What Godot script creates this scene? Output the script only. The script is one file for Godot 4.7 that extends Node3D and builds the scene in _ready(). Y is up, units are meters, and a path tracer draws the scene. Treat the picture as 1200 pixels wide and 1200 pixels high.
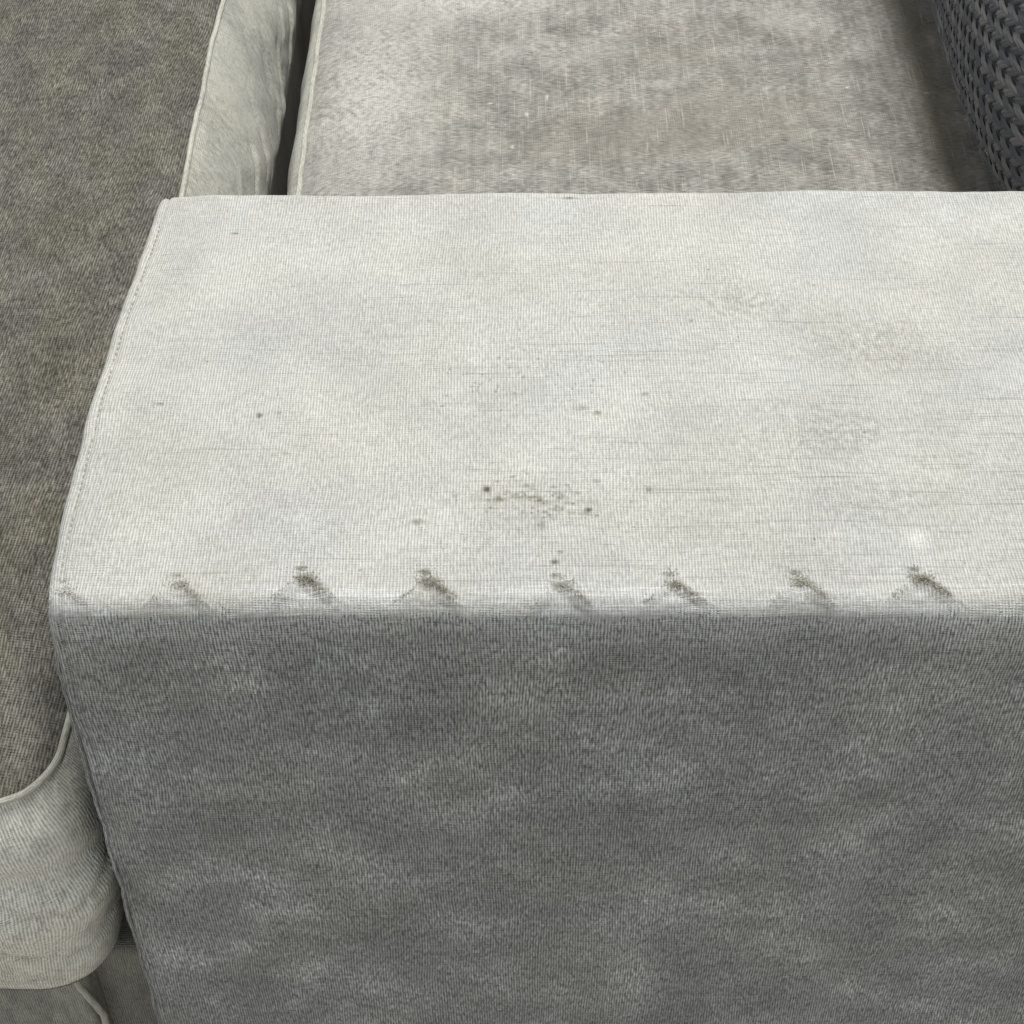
extends Node3D
# A worn velvet sofa arm seen from just outside the sofa, looking down over it.

const ARM_TOP := 0.62        # height of the arm above the floor
const ARM_WIDTH := 0.285
const ARM_FRONT := -0.1915   # x of the arm's front end
const EDGE := 0.0090         # rounding of the arm's edges
const SEAM_X := -0.1853
const SEAT_Y := 0.45
const STOOL_Y := 0.486
# x of the pulled spots along the outer edge and how far in from the edge each starts
const SNAGS := [[-0.1837, -0.012], [-0.1367, -0.0150], [-0.0856, -0.0180], [-0.0349, -0.0168], [0.0191, -0.0138], [0.0652, -0.0152], [0.1169, -0.0164], [0.1659, -0.0174], [0.217, -0.016], [0.268, -0.0165]]

var rng := RandomNumberGenerator.new()
var wob := FastNoiseLite.new()
var grit := FastNoiseLite.new()
var M := {}

func _ready() -> void:
	rng.seed = 71
	setup_view()
	wob.seed = 5; wob.frequency = 1.0; wob.noise_type = FastNoiseLite.TYPE_SIMPLEX_SMOOTH; wob.fractal_octaves = 3
	grit.seed = 9; grit.noise_type = FastNoiseLite.TYPE_VALUE_CUBIC; grit.frequency = 0.16; grit.fractal_octaves = 4; grit.fractal_gain = 0.75
	make_materials()
	build_floor()
	build_sofa()
	build_seat_cushion()
	build_footstool()
	build_pillow()

func setup_view() -> void:
	var cam := Camera3D.new(); cam.name = "camera"
	cam.fov = 31.9; cam.near = 0.02; cam.far = 30.0
	add_child(cam)
	cam.position = Vector3(0, 1.166, 0.473)
	cam.rotation_degrees = Vector3(-46.0, 0, 0)
	cam.current = true
	var we := WorldEnvironment.new(); we.name = "environment"
	var e := Environment.new()
	e.background_mode = Environment.BG_COLOR
	e.background_color = Color(0.80, 0.81, 0.82)
	e.tonemap_mode = Environment.TONE_MAPPER_LINEAR
	e.tonemap_exposure = 1.0
	e.sdfgi_enabled = true; e.ssao_enabled = true; e.ssil_enabled = true
	we.environment = e
	add_child(we)
	var key := AreaLight3D.new(); key.name = "overhead_key"  # key light from above, its source unseen
	key.area_size = Vector2(0.7, 0.6); key.light_energy = 1.0; key.area_range = 8.0
	key.light_color = Color(1.0, 0.995, 0.98); key.shadow_enabled = true
	key.area_normalize_energy = true
	add_child(key)
	key.position = Vector3(0.24, 2.6, -0.66)
	key.look_at(Vector3(0.05, 0.5, -0.35), Vector3(0, 0, 1))
	key.light_energy = 6.3

# ------------------------------------------------------------------ helpers

func tag(o: Node, label: String, category := "", group := "", kind := "") -> void:
	if label: o.set_meta("label", label)
	if category: o.set_meta("category", category)
	if group: o.set_meta("group", group)
	if kind: o.set_meta("kind", kind)

func thing(called: String, at := Vector3.ZERO) -> Node3D:
	var o := Node3D.new(); o.name = called
	add_child(o, true); o.position = at
	return o

func part(called: String, mesh: Mesh, mat: Material, parent: Node) -> MeshInstance3D:
	var o := MeshInstance3D.new(); o.name = called
	o.mesh = mesh; o.material_override = mat
	parent.add_child(o, true)
	return o

# nu x nv points, index i * nv + j; the outside is the side that (d/di) x (d/dj) points to, or the other one if flipped
func grid_mesh(p: PackedVector3Array, nu: int, nv: int, uv: PackedVector2Array, uv2: PackedVector2Array, flip := false, wrap_i := false, wrap_j := false, col := PackedColorArray()) -> ArrayMesh:
	var nrm := PackedVector3Array(); nrm.resize(p.size())
	var sgn := -1.0 if flip else 1.0
	for i in nu:
		var i0 := i - 1; var i1 := i + 1
		if wrap_i:
			if i0 < 0: i0 = nu - 2
			if i1 >= nu: i1 = 1
		else:
			i0 = maxi(i0, 0); i1 = mini(i1, nu - 1)
		for j in nv:
			var j0 := j - 1; var j1 := j + 1
			if wrap_j:
				if j0 < 0: j0 = nv - 2
				if j1 >= nv: j1 = 1
			else:
				j0 = maxi(j0, 0); j1 = mini(j1, nv - 1)
			nrm[i * nv + j] = ((p[i1 * nv + j] - p[i0 * nv + j]).cross(p[i * nv + j1] - p[i * nv + j0]) * sgn).normalized()
	var idx := PackedInt32Array(); idx.resize((nu - 1) * (nv - 1) * 6)
	var k := 0
	for i in nu - 1:
		for j in nv - 1:
			var a := i * nv + j; var b := a + nv; var c := b + 1; var d := a + 1
			if flip:
				idx[k] = a; idx[k + 1] = b; idx[k + 2] = c; idx[k + 3] = a; idx[k + 4] = c; idx[k + 5] = d
			else:
				idx[k] = a; idx[k + 1] = c; idx[k + 2] = b; idx[k + 3] = a; idx[k + 4] = d; idx[k + 5] = c
			k += 6
	return raw_mesh(p, nrm, uv, uv2, idx, col)

func some_of(whole: Array, idx: PackedInt32Array) -> ArrayMesh:
	var p := PackedVector3Array(); var n := PackedVector3Array(); var u := PackedVector2Array(); var u2 := PackedVector2Array()
	var new_at := {}
	var out := PackedInt32Array(); out.resize(idx.size())
	for k in idx.size():
		var i := idx[k]
		if not new_at.has(i):
			new_at[i] = p.size()
			p.append(whole[Mesh.ARRAY_VERTEX][i]); n.append(whole[Mesh.ARRAY_NORMAL][i]); u.append(whole[Mesh.ARRAY_TEX_UV][i]); u2.append(whole[Mesh.ARRAY_TEX_UV2][i])
		out[k] = new_at[i]
	return raw_mesh(p, n, u, u2, out)

func raw_mesh(p: PackedVector3Array, nrm: PackedVector3Array, uv: PackedVector2Array, uv2: PackedVector2Array, idx: PackedInt32Array, col := PackedColorArray()) -> ArrayMesh:
	var arr := []; arr.resize(Mesh.ARRAY_MAX)
	arr[Mesh.ARRAY_VERTEX] = p; arr[Mesh.ARRAY_NORMAL] = nrm
	if uv.size(): arr[Mesh.ARRAY_TEX_UV] = uv
	if uv2.size(): arr[Mesh.ARRAY_TEX_UV2] = uv2
	arr[Mesh.ARRAY_INDEX] = idx
	if col.size(): arr[Mesh.ARRAY_COLOR] = col
	var m := ArrayMesh.new()
	m.add_surface_from_arrays(Mesh.PRIMITIVE_TRIANGLES, arr)
	return m

# a tube along a path
func tube(path: PackedVector3Array, r: float, sides := 10, closed := false, uvscale := 3.3333) -> ArrayMesh:
	var n := path.size()
	var p := PackedVector3Array(); var uv := PackedVector2Array(); var uv2 := PackedVector2Array()
	var length := 0.0
	var side := Vector3.UP
	for i in n:
		var t: Vector3
		if closed: t = (path[(i + 1) % n] - path[(i + n - 1) % n]).normalized()
		else: t = (path[mini(i + 1, n - 1)] - path[maxi(i - 1, 0)]).normalized()
		if i == 0 and absf(t.dot(side)) > 0.9: side = Vector3.RIGHT
		side = (side - t * side.dot(t)).normalized()
		var other := t.cross(side)
		if i > 0: length += path[i].distance_to(path[i - 1])
		for j in sides + 1:
			var a := TAU * j / sides
			var rr := r * (1.0 + 0.09 * wob.get_noise_3d(path[i].x * 130.0, path[i].y * 130.0 + j * 0.8, path[i].z * 130.0))
			p.append(path[i] + (side * cos(a) + other * sin(a)) * rr)
			uv.append(Vector2(a * r * 1.3, length * 0.8 + a * r) * uvscale)
			uv2.append(Vector2(length * 1.2, 0.62 + 0.02 * a))
	if closed:
		for j in sides + 1:
			p.append(p[j]); uv.append(Vector2(uv[j].x, (length + path[0].distance_to(path[n - 1])) * uvscale)); uv2.append(uv2[j] + Vector2(length * 1.2, 0))
		n += 1
	return grid_mesh(p, n, sides + 1, uv, uv2, false, closed, true)

# ------------------------------------------------------------------ textures

func noise_img(w: int, h: int, seed_: int, freq: float, oct: int, seamless := false) -> PackedByteArray:
	var f := FastNoiseLite.new(); f.seed = seed_; f.frequency = freq
	f.noise_type = FastNoiseLite.TYPE_SIMPLEX_SMOOTH
	f.fractal_octaves = oct
	if oct < 2: f.fractal_type = FastNoiseLite.FRACTAL_NONE
	var im := f.get_seamless_image(w, h) if seamless else f.get_image(w, h)
	return im.get_data()

func stretched(w: int, h: int, sw: int, sh: int, seed_: int, freq: float, oct: int) -> PackedByteArray:
	var im := Image.create_from_data(sw, sh, false, Image.FORMAT_L8, noise_img(sw, sh, seed_, freq, oct, true))
	im.resize(w, h, Image.INTERPOLATE_CUBIC)
	return im.get_data()

# random fibres: coarse white noise drawn out to w x h
func fibres(w: int, h: int, sw: int, sh: int, seed_: int) -> PackedByteArray:
	var d := PackedByteArray(); d.resize(sw * sh)
	var x := seed_ * 7919 + 12345
	for k in sw * sh:
		x = (x * 1103515245 + 12345) & 0x7fffffff
		d[k] = ((x >> 16) & 127) + ((x >> 9) & 127)
	var im := Image.create_from_data(sw, sh, false, Image.FORMAT_L8, d)
	im.resize(w, h, Image.INTERPOLATE_CUBIC)
	return im.get_data()

func rough_noise(w: int, h: int, seed_: int, freq: float, gain: float) -> PackedByteArray:
	var f := FastNoiseLite.new(); f.seed = seed_; f.frequency = freq
	f.noise_type = FastNoiseLite.TYPE_VALUE_CUBIC
	f.fractal_octaves = 6; f.fractal_gain = gain
	return f.get_seamless_image(w, h).get_data()

# one 0.30 m square of ribbed velvet: height in grey
func weave_image() -> Image:
	var n := 2048
	var wander := stretched(n, n, 512, 512, 11, 0.030, 3)
	var worn := stretched(n, n, 512, 512, 23, 0.012, 4)
	var dash := stretched(n, n, 1024, 256, 37, 0.21, 2)
	var pick := stretched(n, n, 128, 2048, 31, 0.17, 2)
	var grain := noise_img(n, n, 47, 0.30, 2)
	var rib := PackedInt32Array(); rib.resize(256)
	var weft := PackedInt32Array(); weft.resize(256)
	for i in 256:
		rib[i] = int(84.0 * (pow(0.5 + 0.5 * cos(TAU * i / 256.0), 0.8) - 0.5))
		weft[i] = int(40.0 * (0.5 * cos(TAU * i / 256.0)))
	var out := PackedByteArray(); out.resize(n * n)
	var k := 0
	for y in n:
		var wy := int(y * 225.0 * 256.0 / n)
		for x in n:
			var w := wander[k]; var d := dash[k] - 128; var g := grain[k] - 128
			var v := (rib[(((x * 225) >> 3) + (w >> 2) + (g * 5 >> 3)) & 255] * (160 + d)) >> 7
			v += (weft[(wy + (w >> 2) + (g * 5 >> 3) + (d >> 1)) & 255] * worn[k]) >> 7
			out[k] = clampi(v + (d >> 1) + ((pick[k] - 128) >> 2) + (g >> 1) + 134, 0, 255)
			k += 1
	return Image.create_from_data(n, n, false, Image.FORMAT_L8, out)

# the same threads in grey: the shade of the grooves put into the colour
func shade_image(height: Image, low: int, high: int) -> Image:
	var lut := PackedByteArray(); lut.resize(256)
	for i in 256: lut[i] = clampi(low + (high - low) * i / 255, 0, 255)
	var d := height.get_data()
	for k in d.size(): d[k] = lut[d[k]]
	return Image.create_from_data(height.get_width(), height.get_height(), false, Image.FORMAT_L8, d)

func rgba_image(w: int, h: int, grey: PackedByteArray, tint: Vector3, warm: PackedByteArray, warm_amount: float) -> Image:
	var out := PackedByteArray(); out.resize(w * h * 4)
	var k := 0
	var o := 0
	for i in w * h:
		var g := float(grey[k])
		var t := (warm[k] - 128) * warm_amount
		out[o] = clampi(int(g * tint.x + t), 0, 255)
		out[o + 1] = clampi(int(g * tint.y + t * 0.45), 0, 255)
		out[o + 2] = clampi(int(g * tint.z - t), 0, 255)
		out[o + 3] = 255
		k += 1; o += 4
	return Image.create_from_data(w, h, false, Image.FORMAT_RGBA8, out)

func stamp(img: Image, at: Vector2, r: Vector2, col: Color, strength: float, broken: float, angle := 0.0) -> void:
	var w := int(r.x * 2.0) + 3; var h := int(r.y * 2.0) + 3
	var s := Image.create(w, h, false, Image.FORMAT_RGBA8)
	var ox := rng.randf() * 900.0
	for y in h:
		for x in w:
			var q := Vector2((x - w * 0.5 + 0.5) / r.x, (y - h * 0.5 + 0.5) / r.y).rotated(0.0)
			if angle != 0.0:
				q = Vector2((x - w * 0.5) * cos(angle) + (y - h * 0.5) * sin(angle), -(x - w * 0.5) * sin(angle) + (y - h * 0.5) * cos(angle))
				q = Vector2(q.x / r.x, q.y / (r.y * 0.35))
			var d := q.length()
			var a := clampf(1.0 - d, 0.0, 1.0)
			a = a * a * (3.0 - 2.0 * a) * 1.4
			var nz := grit.get_noise_2d(ox + x, ox + y)
			a *= clampf(1.0 - broken * (0.55 - nz * 1.9), 0.0, 1.3)
			s.set_pixel(x, y, Color(col.r, col.g, col.b, clampf(a * strength, 0.0, 1.0)))
	img.blend_rect(s, Rect2i(0, 0, w, h), Vector2i(int(at.x) - w / 2, int(at.y) - h / 2))

# slub threads: thin streaks along x (or along y)
func streaks(img: Image, area: Rect2, count: int, longest: float, shades: Array, strength: float, upright := false) -> void:
	for i in count:
		var n := int(rng.randf_range(0.15, 1.0) * longest)
		var s := Image.create(1 if upright else n, n if upright else 1, false, Image.FORMAT_RGBA8)
		var c: Color = shades[rng.randi() % shades.size()]
		var a := strength * rng.randf_range(0.3, 1.0)
		for k in n:
			var f := sin(PI * (k + 0.5) / n) * a * rng.randf_range(0.5, 1.0)
			if upright: s.set_pixel(0, k, Color(c.r, c.g, c.b, f))
			else: s.set_pixel(k, 0, Color(c.r, c.g, c.b, f))
		var at := Vector2i(int(area.position.x + rng.randf() * area.size.x - (0 if upright else n / 2)), int(area.position.y + rng.randf() * area.size.y))
		img.blend_rect(s, Rect2i(0, 0, s.get_width(), s.get_height()), at)
		if rng.randf() < 0.45:
			img.blend_rect(s, Rect2i(0, 0, s.get_width(), s.get_height()), at + (Vector2i(1, 2) if upright else Vector2i(2, 1)))

# x -0.20 .. 0.30 m and s -0.30 .. 0.42 m (top negative, outer face positive)
func arm_image() -> Image:
	var w := 1400; var h := 2016
	var cloud := noise_img(w, h, 3, 0.0042, 5)
	var scuff := rough_noise(w, h, 8, 0.016, 0.62)
	var band := stretched(w, h, 96, 1008, 15, 0.05, 4)
	var dash := fibres(w, h, 700, 288, 61)
	var out := PackedByteArray(); out.resize(w * h)
	var k := 0
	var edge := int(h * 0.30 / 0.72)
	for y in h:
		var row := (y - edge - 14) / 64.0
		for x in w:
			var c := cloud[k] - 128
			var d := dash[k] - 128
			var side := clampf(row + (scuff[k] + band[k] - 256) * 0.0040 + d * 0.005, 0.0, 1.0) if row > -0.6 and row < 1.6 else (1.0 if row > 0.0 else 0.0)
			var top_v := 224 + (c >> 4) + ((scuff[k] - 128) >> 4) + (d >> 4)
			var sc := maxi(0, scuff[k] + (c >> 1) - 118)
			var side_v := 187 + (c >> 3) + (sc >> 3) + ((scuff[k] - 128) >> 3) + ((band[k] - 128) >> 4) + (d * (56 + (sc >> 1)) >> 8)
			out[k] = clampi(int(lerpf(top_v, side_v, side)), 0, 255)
			k += 1
	var img := rgba_image(w, h, out, Vector3(1.0, 1.0, 0.985), noise_img(w, h, 77, 0.003, 2), 0.016)
	var px := 2800.0
	var to := func(x: float, s: float) -> Vector2: return Vector2((x + 0.20) * px, (s + 0.30) * px)
	# worn warp and slubs on the top, heavier to the right and near the edge
	streaks(img, Rect2(0, 60, w, 780), 520, 170.0, [Color(0.55, 0.55, 0.53), Color(0.72, 0.72, 0.70), Color(0.97, 0.97, 0.97)], 0.42)
	streaks(img, Rect2(500, 330, 900, 510), 520, 200.0, [Color(0.50, 0.51, 0.50), Color(0.66, 0.66, 0.65), Color(1, 1, 1)], 0.40)
	streaks(img, Rect2(0, 850, w, 1100), 760, 210.0, [Color(0.5, 0.51, 0.51), Color(0.96, 0.97, 0.99), Color(0.96, 0.97, 0.99)], 0.36)
	# pale bruised nap
	for a in [[0.11, -0.19, 150, 70], [0.165, -0.16, 170, 110], [0.012, -0.058, 120, 60], [0.14, -0.10, 170, 90], [0.16, -0.06, 120, 70]]:
		stamp(img, to.call(a[0], a[1]), Vector2(a[2], a[3]), Color(0.62, 0.615, 0.595), 0.34, 1.15)
	stamp(img, to.call(0.169, -0.037), Vector2(25, 27), Color(1, 1, 1), 0.75, 0.4)
	# stain specks
	var brown := Color(0.43, 0.41, 0.35)
	for i in 80:
		var g := Vector2(rng.randfn(0.010, 0.016), rng.randfn(-0.059, 0.007))
		var r := rng.randf_range(2.0, 5.0)
		stamp(img, to.call(g.x, g.y), Vector2(r * rng.randf_range(0.8, 2.2), r), brown, rng.randf_range(0.12, 0.5), 0.6)
	for a in [[-0.011, -0.0654, 8, 7, 0.9], [-0.006, -0.060, 6, 7, 0.6], [0.0073, -0.0603, 22, 3, 0.6], [0.0325, -0.0533, 6, 5, 0.8], [0.0203, -0.060, 5, 4, 0.5], [0.0381, -0.1136, 7, 5, 0.75], [0.031, -0.117, 14, 7, 0.35],
			[-0.1123, -0.1125, 6, 6, 0.65], [-0.104, -0.114, 5, 5, 0.4], [-0.1381, -0.2463, 8, 3, 0.7], [0.0584, -0.0654, 4, 6, 0.55], [0.0175, -0.0245, 7, 5, 0.8], [0.0295, -0.2747, 16, 4, 0.5], [-0.0395, -0.0468, 10, 6, 0.45], [0.012, -0.045, 8, 12, 0.3], [0.06, -0.125, 6, 5, 0.4],
			[-0.158, -0.120, 7, 3, 0.5], [0.02, -0.03, 4, 4, 0.4]]:
		stamp(img, to.call(a[0], a[1]), Vector2(a[2], a[3]) * 1.25, brown, a[4], 0.6)
	for i in 60:
		var r := rng.randf_range(1.5, 3.5)
		stamp(img, to.call(rng.randfn(0.0, 0.022), rng.randfn(-0.137, 0.012)), Vector2(r, r * 1.3), Color(0.5, 0.49, 0.45), 0.35, 0.3)
	for i in 30:
		var r := rng.randf_range(1.5, 3.5)
		stamp(img, to.call(rng.randf_range(-0.17, 0.25), rng.randf_range(-0.25, -0.02)), Vector2(r, r), brown, rng.randf_range(0.2, 0.5), 0.2)
	# matted, discoloured pile at the pulled spots, plus their shading painted in
	var olive := Color(0.40, 0.39, 0.33)
	for i in SNAGS.size():
		var x: float = SNAGS[i][0]; var s: float = SNAGS[i][1]
		var big: float = [0.5, 0.55, 1.0, 1.0, 0.8, 0.85, 0.85, 1.0, 0.8, 0.8][i]
		stamp(img, to.call(x + 0.0012, s + 0.0025), Vector2(17, 13) * (0.7 + 0.4 * big), olive, 0.62 * big, 0.6)
		stamp(img, to.call(x - 0.001, s - 0.0035), Vector2(12, 5), olive, 0.5 * big, 0.5)
		stamp(img, to.call(x + 0.0072, s + 0.0070), Vector2(28, 34), Color(0.45, 0.43, 0.38), 0.65 * big, 0.55, 0.72)
		stamp(img, to.call(x - 0.009, s + 0.0100), Vector2(22, 22), Color(0.5, 0.49, 0.44), 0.25 * big, 0.7, -0.75)
		stamp(img, to.call(x, s + 0.0145), Vector2(40, 15), Color(0.62, 0.625, 0.62), 0.50, 0.7)
	# brighter threads rubbed along the very edge
	streaks(img, Rect2(0, edge - 34, w, 64), 460, 150.0, [Color(1, 1, 1), Color(0.97, 0.98, 1.0)], 0.85)
	streaks(img, Rect2(0, edge + 10, w, 70), 160, 120.0, [Color(0.85, 0.87, 0.88), Color(0.5, 0.51, 0.51)], 0.45)
	for i in 26:
		stamp(img, to.call(rng.randf_range(-0.19, 0.28), rng.randf_range(-0.010, 0.004)), Vector2(rng.randf_range(20, 60), rng.randf_range(5, 12)), Color(0.98, 0.99, 1.0), rng.randf_range(0.3, 0.7), 0.6)
	# scuffs on the outer face
	for a in [[-0.158, 0.0954, 34, 26], [-0.0296, 0.0769, 16, 40], [0.0818, 0.083, 30, 12], [-0.0041, 0.1837, 46, 36], [0.1646, 0.2618, 50, 30], [-0.0265, 0.2873, 40, 26], [-0.0873, 0.1551, 60, 22], [0.10, 0.165, 80, 34], [0.05, 0.06, 90, 20], [0.2, 0.09, 90, 24], [-0.17, 0.035, 46, 22], [0.17, 0.155, 60, 40], [-0.12, 0.23, 60, 40], [0.06, 0.31, 90, 40], [-0.15, 0.16, 20, 60]]:
		stamp(img, to.call(a[0], a[1]), Vector2(a[2], a[3]), Color(0.90, 0.92, 0.94), 0.11, 0.75)
	for i in 150:
		stamp(img, to.call(rng.randf_range(-0.19, 0.28), rng.randf_range(0.012, 0.40)), Vector2(rng.randf_range(5, 20), rng.randf_range(3, 14)), Color(0.93, 0.95, 0.97) if rng.randf() < 0.65 else Color(0.5, 0.51, 0.51), rng.randf_range(0.04, 0.15), 0.8)
	return img

# blotched pile for cushions
func pile_image(w: int, h: int, seed_: int, base: int, cloud_shift: int, streak_shift: int, tint: Vector3, upright: bool, warm := 0.06, across := false, grain := 24) -> Image:
	var cloud := noise_img(w, h, seed_, 0.0065, 5, true)
	var scuff := rough_noise(w, h, seed_ + 1, 0.03, 0.62)
	var band := stretched(w, h, w, 64, seed_ + 2, 0.05, 4) if upright else stretched(w, h, 64, h, seed_ + 2, 0.05, 4)
	var out := PackedByteArray(); out.resize(w * h)
	var dash := fibres(w, h, w / 7, h / 2, seed_ + 5) if across else fibres(w, h, w / 3, h / 6, seed_ + 5)
	for k in w * h:
		var c := cloud[k] - 128
		out[k] = clampi(base + (c >> cloud_shift) + ((scuff[k] - 128) >> 2) + ((band[k] - 128) >> streak_shift) + ((dash[k] - 128) * grain >> 7), 0, 255)
	return rgba_image(w, h, out, tint, noise_img(w, h, seed_ + 3, 0.006, 3, true), warm)

func fabric(weave: Texture2D, tone: Texture2D, blotch: Image, col: Color, relief: float, rim := 0.35) -> StandardMaterial3D:
	var m := StandardMaterial3D.new()
	m.albedo_color = col
	m.albedo_texture = tone
	m.roughness = 0.82
	m.metallic_specular = 0.28
	m.rim_enabled = true; m.rim = rim; m.rim_tint = 0.35
	m.heightmap_enabled = true; m.heightmap_texture = weave; m.heightmap_scale = relief
	blotch.generate_mipmaps()
	m.detail_enabled = true
	m.detail_blend_mode = BaseMaterial3D.BLEND_MODE_MUL
	m.detail_uv_layer = BaseMaterial3D.DETAIL_UV_2
	m.detail_albedo = ImageTexture.create_from_image(blotch)
	return m

func plain(col: Color, rough := 0.9) -> StandardMaterial3D:
	var m := StandardMaterial3D.new()
	m.albedo_color = col; m.roughness = rough; m.metallic_specular = 0.25
	return m

func make_materials() -> void:
	var wv := weave_image()
	var tone := shade_image(wv, 168, 290)
	tone.generate_mipmaps()
	var weave := ImageTexture.create_from_image(wv)
	var tonet := ImageTexture.create_from_image(tone)
	var mid := ImageTexture.create_from_image(shade_image(wv, 110, 345))
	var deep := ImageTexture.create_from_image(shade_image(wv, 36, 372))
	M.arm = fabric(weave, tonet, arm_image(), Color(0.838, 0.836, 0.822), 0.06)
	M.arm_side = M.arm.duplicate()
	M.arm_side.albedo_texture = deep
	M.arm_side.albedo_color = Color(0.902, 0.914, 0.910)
	# seat: broad highlights painted as pale patches on a taupe pile
	var seat := pile_image(1400, 840, 101, 190, 3, 3, Vector3(1.0, 0.988, 0.958), true, 0.008, true, 34)
	var sp := func(x: float, z: float) -> Vector2: return Vector2((x + 0.18) / 0.6 * 1400.0, (z + 0.835) / 0.36 * 840.0)
	for a in [[-0.10, -0.62, 190, 500, 0.8], [-0.03, -0.75, 330, 190, 0.95], [0.08, -0.79, 400, 170, 0.9], [0.22, -0.80, 300, 140, 0.6], [0.03, -0.66, 220, 60, 0.45], [0.21, -0.70, 120, 70, 0.35], [0.17, -0.66, 150, 26, 0.4], [0.10, -0.615, 120, 22, 0.4], [0.255, -0.67, 50, 90, 0.4]]:
		stamp(seat, sp.call(a[0], a[1]), Vector2(a[2], a[3]), Color(0.98, 0.98, 0.955), a[4] * 1.15, 0.75)
	for a in [[0.075, -0.55, 330, 110, 0.5], [0.16, -0.58, 280, 130, 0.4], [0.12, -0.65, 200, 60, 0.3]]:
		stamp(seat, sp.call(a[0], a[1]), Vector2(a[2], a[3]), Color(0.68, 0.655, 0.61), a[4], 0.6)
	# an olive strip beside the pillow
	for i in 30:
		var f := i / 29.0
		stamp(seat, sp.call(0.292 + 0.004 * sin(i * 1.7), lerpf(-0.50, -0.86, f)), Vector2(46, 50), Color(0.60, 0.585, 0.50), 0.4, 0.3)
	streaks(seat, Rect2(0, 0, 1400, 840), 900, 110.0, [Color(1, 0.99, 0.94), Color(0.93, 0.92, 0.86)], 0.75, true)
	for a in [[-0.015, -0.594, 8, 3], [0.041, -0.709, 6, 5], [0.075, -0.68, 5, 4], [0.024, -0.60, 5, 16], [0.01, -0.58, 5, 12], [0.0, -0.541, 5, 9], [0.234, -0.61, 5, 5], [0.289, -0.603, 9, 4], [0.31, -0.57, 6, 5]]:
		stamp(seat, sp.call(a[0], a[1]), Vector2(a[2], a[3]), Color(1, 1, 0.98), 0.85, 0.3)
	for i in 60:
		stamp(seat, sp.call(rng.randf_range(-0.14, 0.33), rng.randf_range(-0.85, -0.5)), Vector2(rng.randf_range(4, 22), rng.randf_range(2, 9)), Color(0.95, 0.94, 0.9), rng.randf_range(0.15, 0.45), 0.8)
	M.seat = fabric(weave, tonet, seat, Color(0.758, 0.752, 0.738), 0.03)
	var stool := pile_image(1000, 1640, 141, 190, 3, 4, Vector3(1.0, 0.98, 0.93), false, 0.03, false, 40)
	for i in 260:
		stamp(stool, Vector2(rng.randf() * 1000, rng.randf() * 1640), Vector2(rng.randf_range(8, 50), rng.randf_range(5, 18)), Color(0.95, 0.93, 0.86) if rng.randf() < 0.62 else Color(0.45, 0.43, 0.38), rng.randf_range(0.06, 0.28), 0.85)
	# rubbed pale at the corner by the arm
	for a in [[-0.228, -0.028, 50, 60, 0.75], [-0.235, -0.05, 40, 40, 0.4], [-0.262, -0.018, 140, 60, 0.7], [-0.27, -0.06, 160, 110, 0.35], [-0.25, -0.045, 70, 30, 0.4]]:
		stamp(stool, Vector2((a[0] + 0.47) / 0.28 * 1000.0, (a[1] + 0.8) / 0.82 * 1640.0), Vector2(a[2], a[3]), Color(0.97, 0.96, 0.92), a[4], 0.4)
	streaks(stool, Rect2(0, 0, 1000, 1640), 300, 200.0, [Color(0.95, 0.93, 0.87), Color(0.45, 0.43, 0.38)], 0.22)
	M.stool_top = fabric(weave, deep, stool, Color(0.592, 0.588, 0.566), 0.06, 0.25)
	var side := pile_image(1024, 512, 171, 248, 4, 4, Vector3(1.0, 0.995, 0.965), false, 0.02)
	streaks(side, Rect2(0, 0, 1024, 512), 260, 120.0, [Color(1, 1, 0.97), Color(0.7, 0.68, 0.62)], 0.4)
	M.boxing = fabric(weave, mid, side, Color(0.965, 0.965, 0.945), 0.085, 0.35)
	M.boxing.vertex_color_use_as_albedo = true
	M.base = fabric(weave, mid, side.duplicate(), Color(0.68, 0.678, 0.655), 0.085, 0.25)
	M.piping = fabric(weave, tonet, side.duplicate(), Color(0.76, 0.76, 0.735), 0.03, 0.3)
	M.stitch = plain(Color(0.54, 0.53, 0.47))
	M.fuzz = []
	for c in [Color(0.50, 0.49, 0.445), Color(0.58, 0.575, 0.53), Color(0.72, 0.72, 0.69)]:
		M.fuzz.append(plain(c))
	M.floor = plain(Color(0.74, 0.71, 0.67), 0.6)
	M.pillow = plain(Color(0.27, 0.27, 0.285))
	M.strand = []
	for c in [Color(0.58, 0.58, 0.585), Color(0.53, 0.535, 0.55), Color(0.65, 0.645, 0.64), Color(0.49, 0.50, 0.52)]:
		var m := plain(c, 0.75)
		m.albedo_texture = tonet; m.uv1_scale = Vector3(1, 1, 1)
		m.heightmap_enabled = true; m.heightmap_texture = weave; m.heightmap_scale = 0.05
		m.rim_enabled = true; m.rim = 0.2
		M.strand.append(m)

# ------------------------------------------------------------------ floor

func build_floor() -> void:
	var pm := PlaneMesh.new(); pm.size = Vector2(8, 8)
	var f := part("floor", pm, M.floor, self)
	tag(f, "bare floor under the sofa and the footstool", "floor", "", "structure")

# ------------------------------------------------------------------ sofa

# runs 0 .. 1 .. 0, so that a blotch map never shows a cut where it starts again
func there_and_back(t: float) -> float:
	var f := fposmod(t, 2.0)
	return f if f <= 1.0 else 2.0 - f

func sm(a: float, b: float, x: float) -> float:
	var t := clampf((x - a) / (b - a), 0.0, 1.0)
	return t * t * (3.0 - 2.0 * t)

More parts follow.
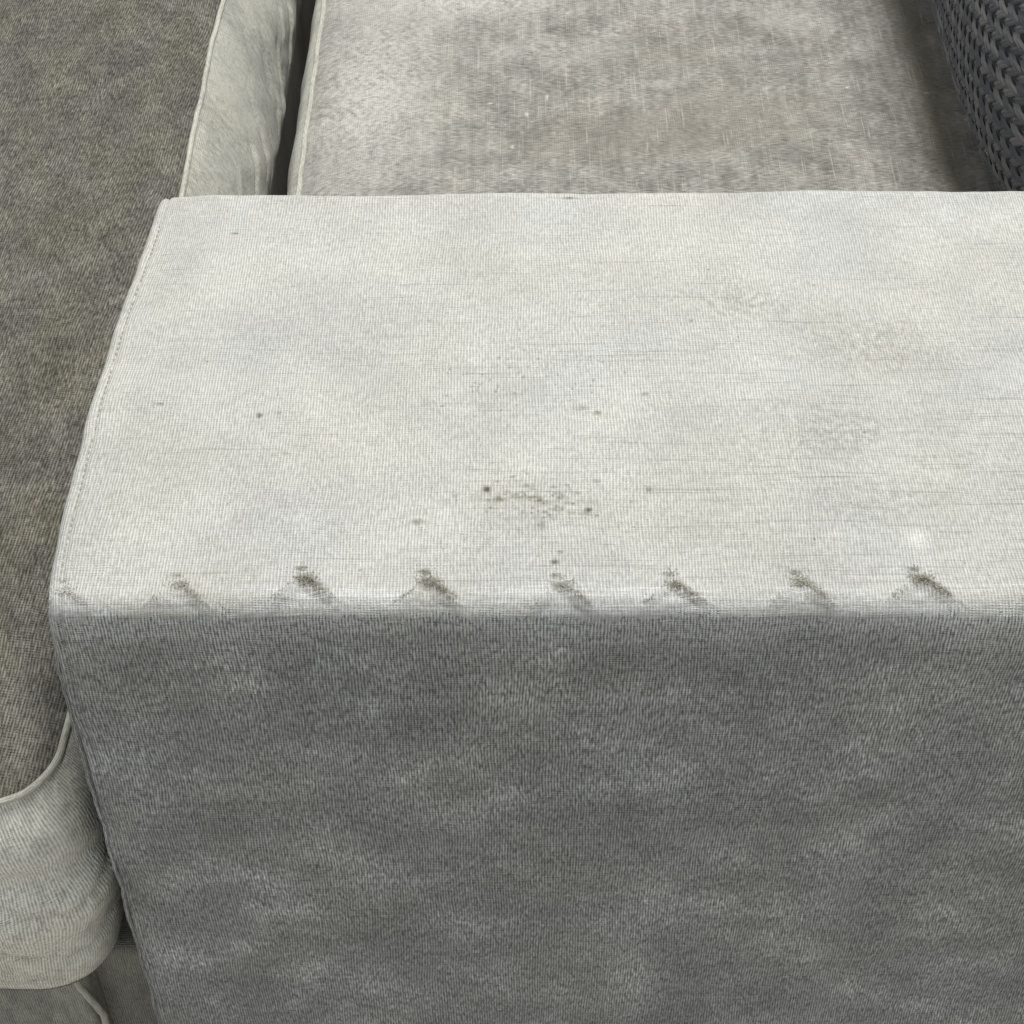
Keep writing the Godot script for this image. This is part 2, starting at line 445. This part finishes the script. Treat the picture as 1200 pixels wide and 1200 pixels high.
func arm_dent(x: float, s: float) -> float:
	var d := 0.0017 * wob.get_noise_2d(x * 7.0, s * 9.0 + 3.0) + 0.00022 * wob.get_noise_2d(x * 60.0 + 9.0, s * 60.0)
	if s > -0.03 and s < 0.05:
		for k in SNAGS.size():
			var dx: float = x - SNAGS[k][0]
			if absf(dx) > 0.03: continue
			var big: float = [0.4, 0.7, 1.0, 1.0, 0.8, 0.9, 0.9, 1.0, 0.8, 0.9][k]
			var u: float = s - SNAGS[k][1] - 0.001
			var wv := dx * (0.80 + 0.3 * fposmod(k * 0.61, 1.0) if dx > 0 else -0.85 - 0.5 * fposmod(k * 0.43, 1.0)) + 0.0014 * wob.get_noise_2d(dx * 170.0 + k * 17.0, s * 170.0)
			var m := u - wv
			if m > 0.0:
				d -= minf(m * lerpf(0.26, 0.40, fposmod(k * 0.37, 1.0)), 0.0022) * big * (1.0 if dx > 0.0 else 1.0 - 0.5 * sm(0.0, -0.007, dx)) * (1.0 - sm(0.006, 0.017, absf(dx))) * (1.0 - sm(-0.004, 0.040, s)) * sm(0.0, 0.0045, m)
			var near := 1.0 - sm(0.010, 0.022, absf(dx))
			d += exp(-pow((m + 0.0012) / 0.0011, 2.0)) * (0.0011 if dx > 0 else 0.0005) * big * near * (1.0 - sm(-0.003, 0.002, s))
			# a small pinched hollow where the pile has gone
			d -= 0.0014 * big * exp(-(dx * dx + pow(s - SNAGS[k][1], 2.0)) / 0.000009)
	return d

func build_sofa() -> void:
	var sofa := thing("sofa", Vector3.ZERO)
	tag(sofa, "pale grey velvet sofa, its broad arm marked by a row of worn spots", "sofa")
	# profile: z, y, normal z, normal y, s
	var prof := []
	var r := EDGE
	var s := 0.56
	while s > 0.40:
		prof.append([-r, ARM_TOP - s, 1.0, 0.0, s]); s -= 0.02
	s = 0.40
	while s > r + 0.0005:
		prof.append([-r, ARM_TOP - s, 1.0, 0.0, s]); s -= 0.0016 if s > 0.045 else 0.0008
	for i in 17:
		var a := PI * 0.5 * i / 16.0
		prof.append([-r, ARM_TOP - r, cos(a), sin(a), lerpf(r, -r, i / 16.0)])
	s = -r - 0.0008
	while s > -ARM_WIDTH + r:
		prof.append([s, ARM_TOP - r, 0.0, 1.0, s]); s -= 0.0008 if s > -0.03 else 0.0014
	for i in 13:
		var a := PI * 0.5 * i / 12.0
		prof.append([-ARM_WIDTH + r, ARM_TOP - r, -sin(a), cos(a), -ARM_WIDTH + r - 0.0006 * i])
	for i in 12:
		prof.append([-ARM_WIDTH + r, ARM_TOP - r - 0.03 * (i + 1), -1.0, 0.0, -ARM_WIDTH - 0.03 * (i + 1)])
	var xs := []   # x of the skeleton, how much of the rounding is left, x shift
	var er := 0.0065
	for i in 9:
		var a := PI * 0.5 * i / 8.0
		xs.append([ARM_FRONT + er - er * cos(a), sin(a), a])
	var x := ARM_FRONT + er + 0.0008
	while x < 0.275:
		xs.append([x, 1.0, PI * 0.5]); x += 0.0008 if x < SEAM_X + 0.006 else 0.0012
	while x < 0.80:
		xs.append([x, 1.0, PI * 0.5]); x += 0.015
	var nv := prof.size(); var nu := xs.size()
	var p := PackedVector3Array(); var uv := PackedVector2Array(); var uv2 := PackedVector2Array()
	p.resize(nu * nv); uv.resize(nu * nv); uv2.resize(nu * nv)
	for i in nu:
		var px: float = xs[i][0]; var rr: float = xs[i][1]
		var seam := exp(-pow((px - SEAM_X) / 0.0012, 2.0)) * 0.0015
		for j in nv:
			var q: Array = prof[j]
			var d := 0.0
			d = arm_dent(px, q[4]) - seam
			# sag of the top between frame edges
			if q[4] < 0.0 and q[4] > -ARM_WIDTH: d += 0.0022 * sin(PI * -q[4] / ARM_WIDTH)
			# corner at the back of the front end is pulled in
			var pull := 0.011 * sm(-0.080, -0.330, q[4]) * (1.0 - sm(ARM_FRONT, ARM_FRONT + 0.05, px))
			pull += 0.0030 * exp(-pow(q[4] / 0.020, 2.0)) * (1.0 - sm(ARM_FRONT, ARM_FRONT + 0.02, px))
			# with the end rounding the surface comes in by er, not by the whole edge radius
			var off := r - er * (1.0 - rr) + d * rr
			var bx := px + 0.0012 * wob.get_noise_2d(q[4] * 14.0, 4.0) * (1.0 - sm(ARM_FRONT, ARM_FRONT + 0.02, px))
			p[i * nv + j] = Vector3(bx + pull, q[1] + q[3] * off - pull * 0.1, (q[0] + q[2] * off) * (1.0 if q[4] > 0.0 else 1.0 + 0.03 * maxf(0.0, px - ARM_FRONT)))
			uv[i * nv + j] = Vector2(px + 0.0025 * wob.get_noise_2d(q[4] * 6.0, px * 6.0), q[4] + 0.002 * wob.get_noise_2d(px * 5.0, 7.0)) / 0.30
			uv2[i * nv + j] = Vector2(there_and_back((px + 0.20) / 0.5), there_and_back((q[4] + 0.30) / 0.72))
	var whole := grid_mesh(p, nu, nv, uv, uv2, false).surface_get_arrays(0)
	var split := 0
	while prof[split][4] > 0.0065: split += 1
	var halves := [PackedInt32Array(), PackedInt32Array()]
	var all: PackedInt32Array = whole[Mesh.ARRAY_INDEX]
	for i in nu - 1:
		var at := i * (nv - 1) * 6
		# the rubbed nap of the top ends in a ragged line
		var cut := split + int(5.0 * wob.get_noise_1d(xs[i][0] * 35.0) + 5.0 * wob.get_noise_1d(xs[i][0] * 160.0 + 70.0) + rng.randf_range(-2.5, 2.5))
		halves[0].append_array(all.slice(at, at + cut * 6))
		halves[1].append_array(all.slice(at + cut * 6, at + (nv - 1) * 6))
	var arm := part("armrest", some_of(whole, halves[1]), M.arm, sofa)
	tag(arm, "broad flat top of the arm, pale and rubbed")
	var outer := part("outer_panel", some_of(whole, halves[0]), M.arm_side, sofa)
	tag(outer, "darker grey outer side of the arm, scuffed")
	# front panel closing the arm's end: a fan over the first row
	var cp := PackedVector3Array(); var cn := PackedVector3Array(); var cu := PackedVector2Array(); var cu2 := PackedVector2Array(); var ci := PackedInt32Array()
	cp.append(Vector3(ARM_FRONT, ARM_TOP - 0.2, -ARM_WIDTH * 0.5)); cn.append(Vector3.LEFT); cu.append(Vector2(0.5, 0.7)); cu2.append(Vector2(0.4, 0.6))
	for j in nv:
		cp.append(p[j]); cn.append(Vector3.LEFT); cu.append(Vector2(p[j].z, p[j].y) / 0.3); cu2.append(Vector2(p[j].z + 0.4, 0.9 - p[j].y))
		if j > 0: ci.append_array([0, j, j + 1])
	part("front_panel", raw_mesh(cp, cn, cu, cu2, ci), M.arm, sofa)
	# welt down the vertical edge of the outer face
	var path := PackedVector3Array()
	for i in 150:
		var yy := ARM_TOP - 0.022 - 0.0036 * i
		path.append(Vector3(ARM_FRONT + 0.0012 + 0.005 * exp(-i * 0.5) + 0.0012 * wob.get_noise_1d(yy * 40.0), yy, -0.0015 - 0.004 * exp(-i * 0.5) + 0.0008 * wob.get_noise_1d(yy * 55.0 + 30.0)))
	part("edge_welt", tube(path, 0.0010, 8), M.arm_side, outer)
	build_stitching(arm)
	for k in 8:
		build_snag(arm, k)
	# frame below the seat and the back rest, mostly hidden
	var deck := part("seat_deck", rounded_box(Vector3(-0.135, 0.06, -2.0), Vector3(0.95, 0.262, -ARM_WIDTH - 0.003), 0.012), M.base, sofa)
	tag(deck, "upholstered frame under the seat cushion")
	part("back_rest", rounded_box(Vector3(0.805, 0.06, -2.0), Vector3(1.0, 0.80, -0.002), 0.03), M.base, sofa)

func build_stitching(parent: Node) -> void:
	var st := SurfaceTool.new(); st.begin(Mesh.PRIMITIVE_TRIANGLES)
	var z := -0.012
	while z > -0.255:
		var n := 0.0023
		var x := SEAM_X + 0.0002 * wob.get_noise_1d(z * 400.0)
		var y := ARM_TOP + 0.0022 * sin(PI * -(z - n * 0.5) / ARM_WIDTH) + arm_dent(SEAM_X, z - n * 0.5) - 0.0010
		var zz := z - n * 0.5
		var c := Vector3(x + 0.011 * sm(-0.080, -0.330, zz) * (1.0 - sm(ARM_FRONT, ARM_FRONT + 0.05, SEAM_X)), y - 0.0008 * sm(-0.080, -0.330, zz), zz)
		var ring := []
		for k in 5:
			var t := -1.0 + 0.5 * k
			var w := 0.00042 * sqrt(maxf(0.0, 1.0 - t * t * 0.96)) * 0.75; var hh := 0.00032 * (1.0 - t * t)
			ring.append([c + Vector3(-w, hh - 0.0003, -t * n * 0.5), c + Vector3(0, hh, -t * n * 0.5), c + Vector3(w, hh - 0.0003, -t * n * 0.5)])
		for k in 4:
			for m in 2:
				var a: Vector3 = ring[k][m]; var b: Vector3 = ring[k][m + 1]; var cc: Vector3 = ring[k + 1][m + 1]; var d: Vector3 = ring[k + 1][m]
				for v in [a, d, cc, a, cc, b]:
					st.add_vertex(v)
		z -= 0.0034 + rng.randf() * 0.0006 + (0.004 if rng.randf() < 0.12 else 0.0)
	st.generate_normals()
	var o := part("seam_stitching", st.commit(), M.stitch, parent)
	tag(o, "", "", "", "stuff")

# surface point of the arm near its outer edge
func arm_point(x: float, s: float) -> Array:
	var r := EDGE
	var d := arm_dent(x, s)
	if s < 0.0 and s > -ARM_WIDTH: d += 0.0022 * sin(PI * -s / ARM_WIDTH)
	if s < -r: return [Vector3(x, ARM_TOP + d, s), Vector3.UP]
	if s > r: return [Vector3(x, ARM_TOP - s, d), Vector3.BACK]
	var a := PI * 0.5 * (r - s) / (2.0 * r)
	var n := Vector3(0, sin(a), cos(a))
	return [Vector3(x, ARM_TOP - r, -r) + n * (r + d), n]

func build_snag(parent: Node, k: int) -> void:
	var big: float = [0.45, 0.6, 1.0, 1.0, 0.75, 0.8, 0.85, 1.0][k]
	var st := SurfaceTool.new(); st.begin(Mesh.PRIMITIVE_TRIANGLES)
	for i in int(170 * big) + 30:
		var x: float = SNAGS[k][0]; var s: float = SNAGS[k][1]
		var pick := rng.randf()
		if pick < 0.50:
			x += rng.randfn(0.001, 0.0024); s += rng.randfn(0.0015, 0.0015)
		elif pick < 0.82:
			var f := rng.randf() * rng.randf(); x += 0.002 + 0.013 * f + rng.randfn(0, 0.0007); s += 0.002 + 0.0115 * f + rng.randfn(0, 0.0009)
		elif pick < 0.92:
			var f := rng.randf(); x -= 0.002 + 0.010 * f + rng.randfn(0, 0.0008); s += 0.003 + 0.010 * f + rng.randfn(0, 0.0009)
		else:
			x += rng.randfn(-0.001, 0.0025); s -= absf(rng.randfn(0.003, 0.0015))
		x = maxf(x, ARM_FRONT + 0.0045)
		var q := arm_point(x, s)
		var at: Vector3 = q[0]; var n: Vector3 = q[1]
		var length := rng.randf_range(0.0005, 0.0015)
		var ang := rng.randf() * TAU
		var along := Vector3(cos(ang), 0, sin(ang)); along = (along - n * along.dot(n)).normalized()
		var side := along.cross(n) * rng.randf_range(0.00007, 0.00015)
		var prev := at - n * 0.0002
		for m in 3:
			var t := (m + 1) / 3.0
			var nx := at + along * length * t + n * (sin(t * PI * 0.8) * length * 0.45 + 0.0001)
			for v in [prev - side, nx + side, prev + side, prev - side, nx - side, nx + side]:
				st.add_vertex(v)
			prev = nx
	st.generate_normals()
	var o := part("frayed_pile", st.commit(), M.fuzz[[2, 1, 0, 0, 1, 0, 1, 0][k]], parent)
	o.set_meta("kind", "stuff")

func rounded_box(lo: Vector3, hi: Vector3, r: float) -> ArrayMesh:
	# sphere directions pushed out to a box: 6 n x n grids
	var st := SurfaceTool.new(); st.begin(Mesh.PRIMITIVE_TRIANGLES)
	var steps := []
	for axis in 3:
		var a := [lo[axis], lo[axis] + r * 0.12, lo[axis] + r * 0.4, lo[axis] + r]
		for k in 9: a.append(lerpf(lo[axis] + r, hi[axis] - r, (k + 1) / 10.0))
		a.append_array([hi[axis] - r, hi[axis] - r * 0.4, hi[axis] - r * 0.12, hi[axis]])
		steps.append(a)
	for axis in 3:
		var u := (axis + 1) % 3; var v := (axis + 2) % 3
		for end in 2:
			var su: Array = steps[u]; var sv: Array = steps[v]
			for i in su.size() - 1:
				for j in sv.size() - 1:
					var c := []
					for o in [[0, 0], [1, 0], [1, 1], [0, 1]]:
						var q := Vector3(); q[u] = su[i + o[0]]; q[v] = sv[j + o[1]]; q[axis] = hi[axis] if end else lo[axis]
						var inner := q.clamp(lo + Vector3.ONE * r, hi - Vector3.ONE * r)
						var n := (q - inner).normalized()
						c.append([inner + n * r, n, Vector2(q[u], q[v])])
					for k in ([0, 2, 1, 0, 3, 2] if end else [0, 1, 2, 0, 2, 3]):
						st.set_normal(c[k][1])
						var uvv: Vector2 = c[k][2]
						if axis == 0: uvv = Vector2(uvv.y, uvv.x)
						st.set_uv(uvv / 0.30); st.set_uv2(uvv * 1.1)
						st.add_vertex(c[k][0])
	st.index()
	return st.commit()

# ------------------------------------------------------------------ box cushions

# closed outline of a rounded rectangle, anticlockwise seen from above (x right, z towards the viewer)
func outline(x0: float, x1: float, z0: float, z1: float, r: float, step: float) -> PackedVector2Array:
	var o := PackedVector2Array()
	var corners := [[x1 - r, z0 + r, -PI * 0.5], [x1 - r, z1 - r, 0.0], [x0 + r, z1 - r, PI * 0.5], [x0 + r, z0 + r, PI]]
	for c in 4:
		for k in 17:
			var a: float = corners[c][2] + PI * 0.5 * k / 16.0
			o.append(Vector2(corners[c][0] + cos(a) * r, corners[c][1] + sin(a) * r))
		var nx: Array = corners[(c + 1) % 4]
		var q := Vector2(nx[0] + cos(nx[2]) * r, nx[1] + sin(nx[2]) * r)
		var from := o[o.size() - 1]
		var n := int(from.distance_to(q) / step)
		for k in range(1, n):
			o.append(from.lerp(q, float(k) / n))
	return o

func cushion(o: Node3D, ol: PackedVector2Array, thick: float, crown: float, bulge: float, tops: Material, sides: Material, full: float, pipe_r: float, uvfrom: Vector2, uvsize: Vector2, wrinkle: float, sd: float, turn := 0.0) -> void:
	var n := ol.size()
	var c := Vector2.ZERO
	for q in ol: c += q / n
	# edge line wavers a little
	var e := PackedVector3Array()
	for q in ol:
		e.append(Vector3(q.x + 0.0022 * wob.get_noise_2d(q.x * 9.0 + sd, q.y * 9.0), 0.0022 * wob.get_noise_2d(q.x * 7.0, q.y * 7.0 + sd), q.y + 0.002 * wob.get_noise_2d(q.y * 9.0, q.x * 9.0 + sd)))
	# top panel
	var rings := 80
	var p := PackedVector3Array(); var uv := PackedVector2Array(); var uv2 := PackedVector2Array()
	for i in n + 1:
		var q := e[i % n]
		for j in rings:
			var t := pow(float(j) / (rings - 1), 2.2)
			var a := Vector3(lerpf(q.x, c.x, t), 0, lerpf(q.z, c.y, t))
			var dist := Vector2(a.x - q.x, a.z - q.z).length()
			var h := crown * (1.0 - exp(-dist / 0.07)) + 0.0022 * (1.0 - exp(-dist / 0.006)) - 0.0012
			h += wrinkle * 0.5 * wob.get_noise_2d(a.x * 5.0 + sd, a.z * 5.0) * (1.0 - exp(-dist / 0.03))
			h += 0.0012 * wob.get_noise_2d(a.x * 26.0 + sd, a.z * 26.0) * (1.0 - exp(-dist / 0.02))
			# puckers running in from the seam
			h += 0.0014 * wob.get_noise_2d((q.x + q.z) * 70.0, sd) * exp(-dist / 0.012) * (1.0 - exp(-dist / 0.003))
			p.append(Vector3(a.x, q.y * (1.0 - t) + h, a.z))
			var f := Vector2(a.x, a.z).rotated(turn) + Vector2(0.003 * wob.get_noise_2d(a.x * 5.0, a.z * 5.0 + sd), 0)
			uv.append(f / 0.345)
			var w2 := (Vector2(a.x, a.z) - uvfrom) / uvsize
			uv2.append(Vector2(there_and_back(w2.x), there_and_back(w2.y)))
	part("top_panel", grid_mesh(p, n + 1, rings, uv, uv2, true, true), tops, o)
	# boxing
	var rows := 60
	var side_shade := PackedColorArray()
	p = PackedVector3Array(); uv = PackedVector2Array(); uv2 = PackedVector2Array()
	var arc := 0.0
	var corner_arc := 0.0
	var best := 9.0
	for i in range(1, n):
		arc += e[i].distance_to(e[i - 1])
		var far := e[i].distance_to(Vector3(-0.215, 0, -0.005))
		if far < best:
			best = far; corner_arc = arc
	arc = 0.0
	for i in n + 1:
		var q := e[i % n]
		var b := e[(i + n - 1) % n]; var d := e[(i + 1) % n]
		var out_ := Vector3(d.z - b.z, 0, -(d.x - b.x)).normalized()
		if i > 0: arc += q.distance_to(b)
		for j in rows:
			var v := float(j) / (rows - 1)
			var off := bulge * pow(sin(PI * clampf(v, 0.001, 0.999)), full)
			# soft folds leaning across the panel
			var along := q.x + q.z
			off *= 1.0 + 1.5 * sm(-0.3, -0.55, q.z) * maxf(0.0, out_.x)
			off += wrinkle * 1.3 * wob.get_noise_2d(along * 6.0 + v * 1.1 + sd, v * 0.9) * sin(PI * v)
			var fold := wob.get_noise_2d(along * 9.0 - v * 1.6 + sd * 3.0, v * 0.5 + 20.0)
			off -= wrinkle * 0.9 * exp(-pow(fold / 0.09, 2.0)) * sm(0.12, 0.4, v) * sin(PI * v)
			# the corner nearest the arm: a roll under the seam and a crease below it
			if ol[0].x < 0.0:
				var cx := absf(arc - corner_arc)
				off += 0.004 * exp(-pow((v - 0.13) / 0.08, 2.0)) * exp(-pow(cx / 0.12, 2.0))
				off -= 0.012 * exp(-pow((v - 0.36 + 0.9 * (arc - corner_arc)) / 0.07, 2.0)) * exp(-pow((arc - corner_arc - 0.012) / 0.035, 2.0))
			if j == rows - 1: off = -0.02
			p.append(q + out_ * off + Vector3(0, -thick * v - 0.001 + 0.0, 0))
			uv.append(Vector2(arc + 0.004 * sin(v * 4.0) , thick * v * 1.25) / 0.30)
			uv2.append(Vector2(arc * 1.1, v * 0.35 + 0.1))
			# shade painted into the vertex colour: the long side darker than the front
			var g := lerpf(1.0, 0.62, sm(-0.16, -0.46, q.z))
			side_shade.append(Color(g, g, g * 0.985))
	part("side_panel", grid_mesh(p, n + 1, rows, uv, uv2, true, true, false, side_shade), sides, o)
	# piping
	var path := PackedVector3Array()
	for q in e: path.append(q + Vector3(0, -0.0004, 0))
	part("piping", tube(path, pipe_r, 10, true), M.piping, o)
	# underside
	var bp := PackedVector3Array(); var bn := PackedVector3Array(); var bu := PackedVector2Array(); var bi := PackedInt32Array()
	bp.append(Vector3(c.x, -thick, c.y)); bn.append(Vector3.DOWN); bu.append(c / 0.3)
	for i in n + 1:
		bp.append(e[i % n] + Vector3(0, -thick - 0.001, 0)); bn.append(Vector3.DOWN); bu.append(Vector2(e[i % n].x, e[i % n].z) / 0.3)
		if i > 0: bi.append_array([0, i + 1, i])
	part("underside", raw_mesh(bp, bn, bu, bu, bi), M.base, o)

func build_seat_cushion() -> void:
	var o := thing("seat_cushion", Vector3(0, SEAT_Y, 0))
	tag(o, "taupe velvet seat cushion with a piped edge behind the sofa arm, under the dark pillow", "seat cushion")
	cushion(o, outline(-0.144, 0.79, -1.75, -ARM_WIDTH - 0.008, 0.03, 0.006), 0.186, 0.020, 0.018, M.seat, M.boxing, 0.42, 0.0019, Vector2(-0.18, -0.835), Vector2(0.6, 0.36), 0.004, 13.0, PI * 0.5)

func build_footstool() -> void:
	var o := thing("footstool_cushion", Vector3(0, STOOL_Y, 0))
	tag(o, "thick piped box cushion, brownish grey on top, lying on the footstool", "cushion")
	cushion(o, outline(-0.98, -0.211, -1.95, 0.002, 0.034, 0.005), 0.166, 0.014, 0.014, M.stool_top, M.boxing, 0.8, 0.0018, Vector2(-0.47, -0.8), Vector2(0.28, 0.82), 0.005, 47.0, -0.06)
	var b := thing("footstool", Vector3.ZERO)
	tag(b, "grey velvet footstool base with piped corners, under the thick box cushion beside the sofa arm", "footstool")
	part("base", rounded_box(Vector3(-0.96, 0.02, -1.93), Vector3(-0.231, STOOL_Y - 0.170, -0.018), 0.006), M.base, b)
	part("corner_panel", rounded_box(Vector3(-0.30, 0.02, -1.92), Vector3(-0.1975, STOOL_Y - 0.192, -0.036), 0.007), M.base, b)
	for c in [[-0.243, -0.0185], [-0.9585, -0.0195]]:
		var path := PackedVector3Array()
		for i in 60: path.append(Vector3(c[0] + 0.0013 * minf(i, 12.0) * signf(c[0] + 0.5) + 0.001 * wob.get_noise_1d(i * 0.7), STOOL_Y - 0.171 - i * 0.005, c[1]))
		part("piping", tube(path, 0.0021, 9), M.piping, b)

# ------------------------------------------------------------------ pillow

const PILLOW := 0.50
# front (or back) surface of the pillow in its own axes: a and b run -1 .. 1 across the square, the face looks along +z
func pillow_point(a: float, b: float, face: float) -> Vector3:
	var pinch := 1.0 - 0.05 * (a * a * (1.0 - b * b) * 0.0 + 0.0)
	var t := 0.095 * pow(maxf(0.0, (1.0 - pow(absf(a), 6.0)) * (1.0 - pow(absf(b), 2.8))), 0.55)
	var ca := a * (1.0 - 0.045 * (1.0 - b * b)); var cb := b * (1.0 - 0.045 * (1.0 - a * a))
	return Vector3(ca * PILLOW * 0.5, cb * PILLOW * 0.5, t * face) * pinch

func build_pillow() -> void:
	var o := thing("throw_pillow", Vector3.ZERO)
	tag(o, "charcoal basket-weave throw pillow standing on the right of the taupe seat cushion", "pillow")
	# leaning: its face looks to the front of the sofa (-x) and up
	var lean := deg_to_rad(7.0)
	var zax := Vector3(-cos(lean), sin(lean), 0.0)
	var yax := Vector3(sin(lean), cos(lean), 0.0)
	var xax := yax.cross(zax)
	o.transform = Transform3D(Basis(xax, yax, zax), Vector3(0.340, SEAT_Y + 0.016, -0.665) + yax * PILLOW * 0.5)
	for face in [1.0, -1.0]:
		var n := 61
		var p := PackedVector3Array(); var uv := PackedVector2Array()
		for i in n:
			for j in n:
				var a := -cos(PI * i / (n - 1)); var b := -cos(PI * j / (n - 1))
				p.append(pillow_point(a, b, face)); uv.append(Vector2(a, b) * 0.7)
		part("cover" if face > 0.0 else "back_cover", grid_mesh(p, n, n, uv, uv, face < 0.0), M.pillow, o)
	# woven strands, over two and under two, on the diagonal
	var pitch := 0.0049
	var half := PILLOW * 0.5
	var count := int(half * sqrt(2.0) / pitch) - 1
	for dir in 2:
		for k in range(-count, count + 1):
			var mesh := strand_mesh(k * pitch, k, dir, pitch, half)
			if mesh: part("woven_strand", mesh, M.strand[rng.randi() % 4], o)

func strand_mesh(off: float, k: int, dir: int, pitch: float, half: float) -> ArrayMesh:
	var reach := half * sqrt(2.0) - absf(off)
	if reach < 0.01: return null
	var p := PackedVector3Array(); var uv := PackedVector2Array()
	var u := Vector2(1, 1).normalized() if dir == 0 else Vector2(1, -1).normalized()
	var w := Vector2(-u.y, u.x)
	var step := pitch / 3.0
	var n := int(reach * 2.0 / step)
	var rows := 0
	var jit := rng.randf() * 100.0
	for i in n + 1:
		var t := -reach + reach * 2.0 * i / n
		# crossing number along this strand; the other set's strands lie at whole multiples of the pitch
		var phase := t / pitch if dir == 0 else -t / pitch
		var lift := sin((phase + (k if dir == 0 else k + 1) * 1.0 + 0.5) * PI * 0.5 + (0.0 if dir == 0 else PI))
		lift = clampf(lift * 1.5, -1.0, 1.0)
		var wide := pitch * (0.47 + 0.05 * wob.get_noise_1d(t * 120.0 + jit))
		var sway := pitch * 0.10 * wob.get_noise_1d(t * 60.0 + jit * 3.0)
		for m in 7:
			var f := -1.0 + m / 3.0
			var q := u * t + w * (off + sway + f * wide)
			var a := clampf(q.x / half, -1.0, 1.0); var b := clampf(q.y / half, -1.0, 1.0)
			var at := pillow_point(a, b, 1.0)
			var hump := 0.0011 * sqrt(maxf(0.0, 1.0 - f * f)) - (0.0005 if m == 3 else 0.0)
			p.append(at + Vector3(a * 0.5, b * 0.5, 1.0).normalized() * (0.0010 * lift + hump - 0.0002))
			uv.append(Vector2(f * 0.004 + k * 0.013, t * 0.35) / 0.05)
		rows += 1
	return grid_mesh(p, rows, 7, uv, uv, dir == 2)
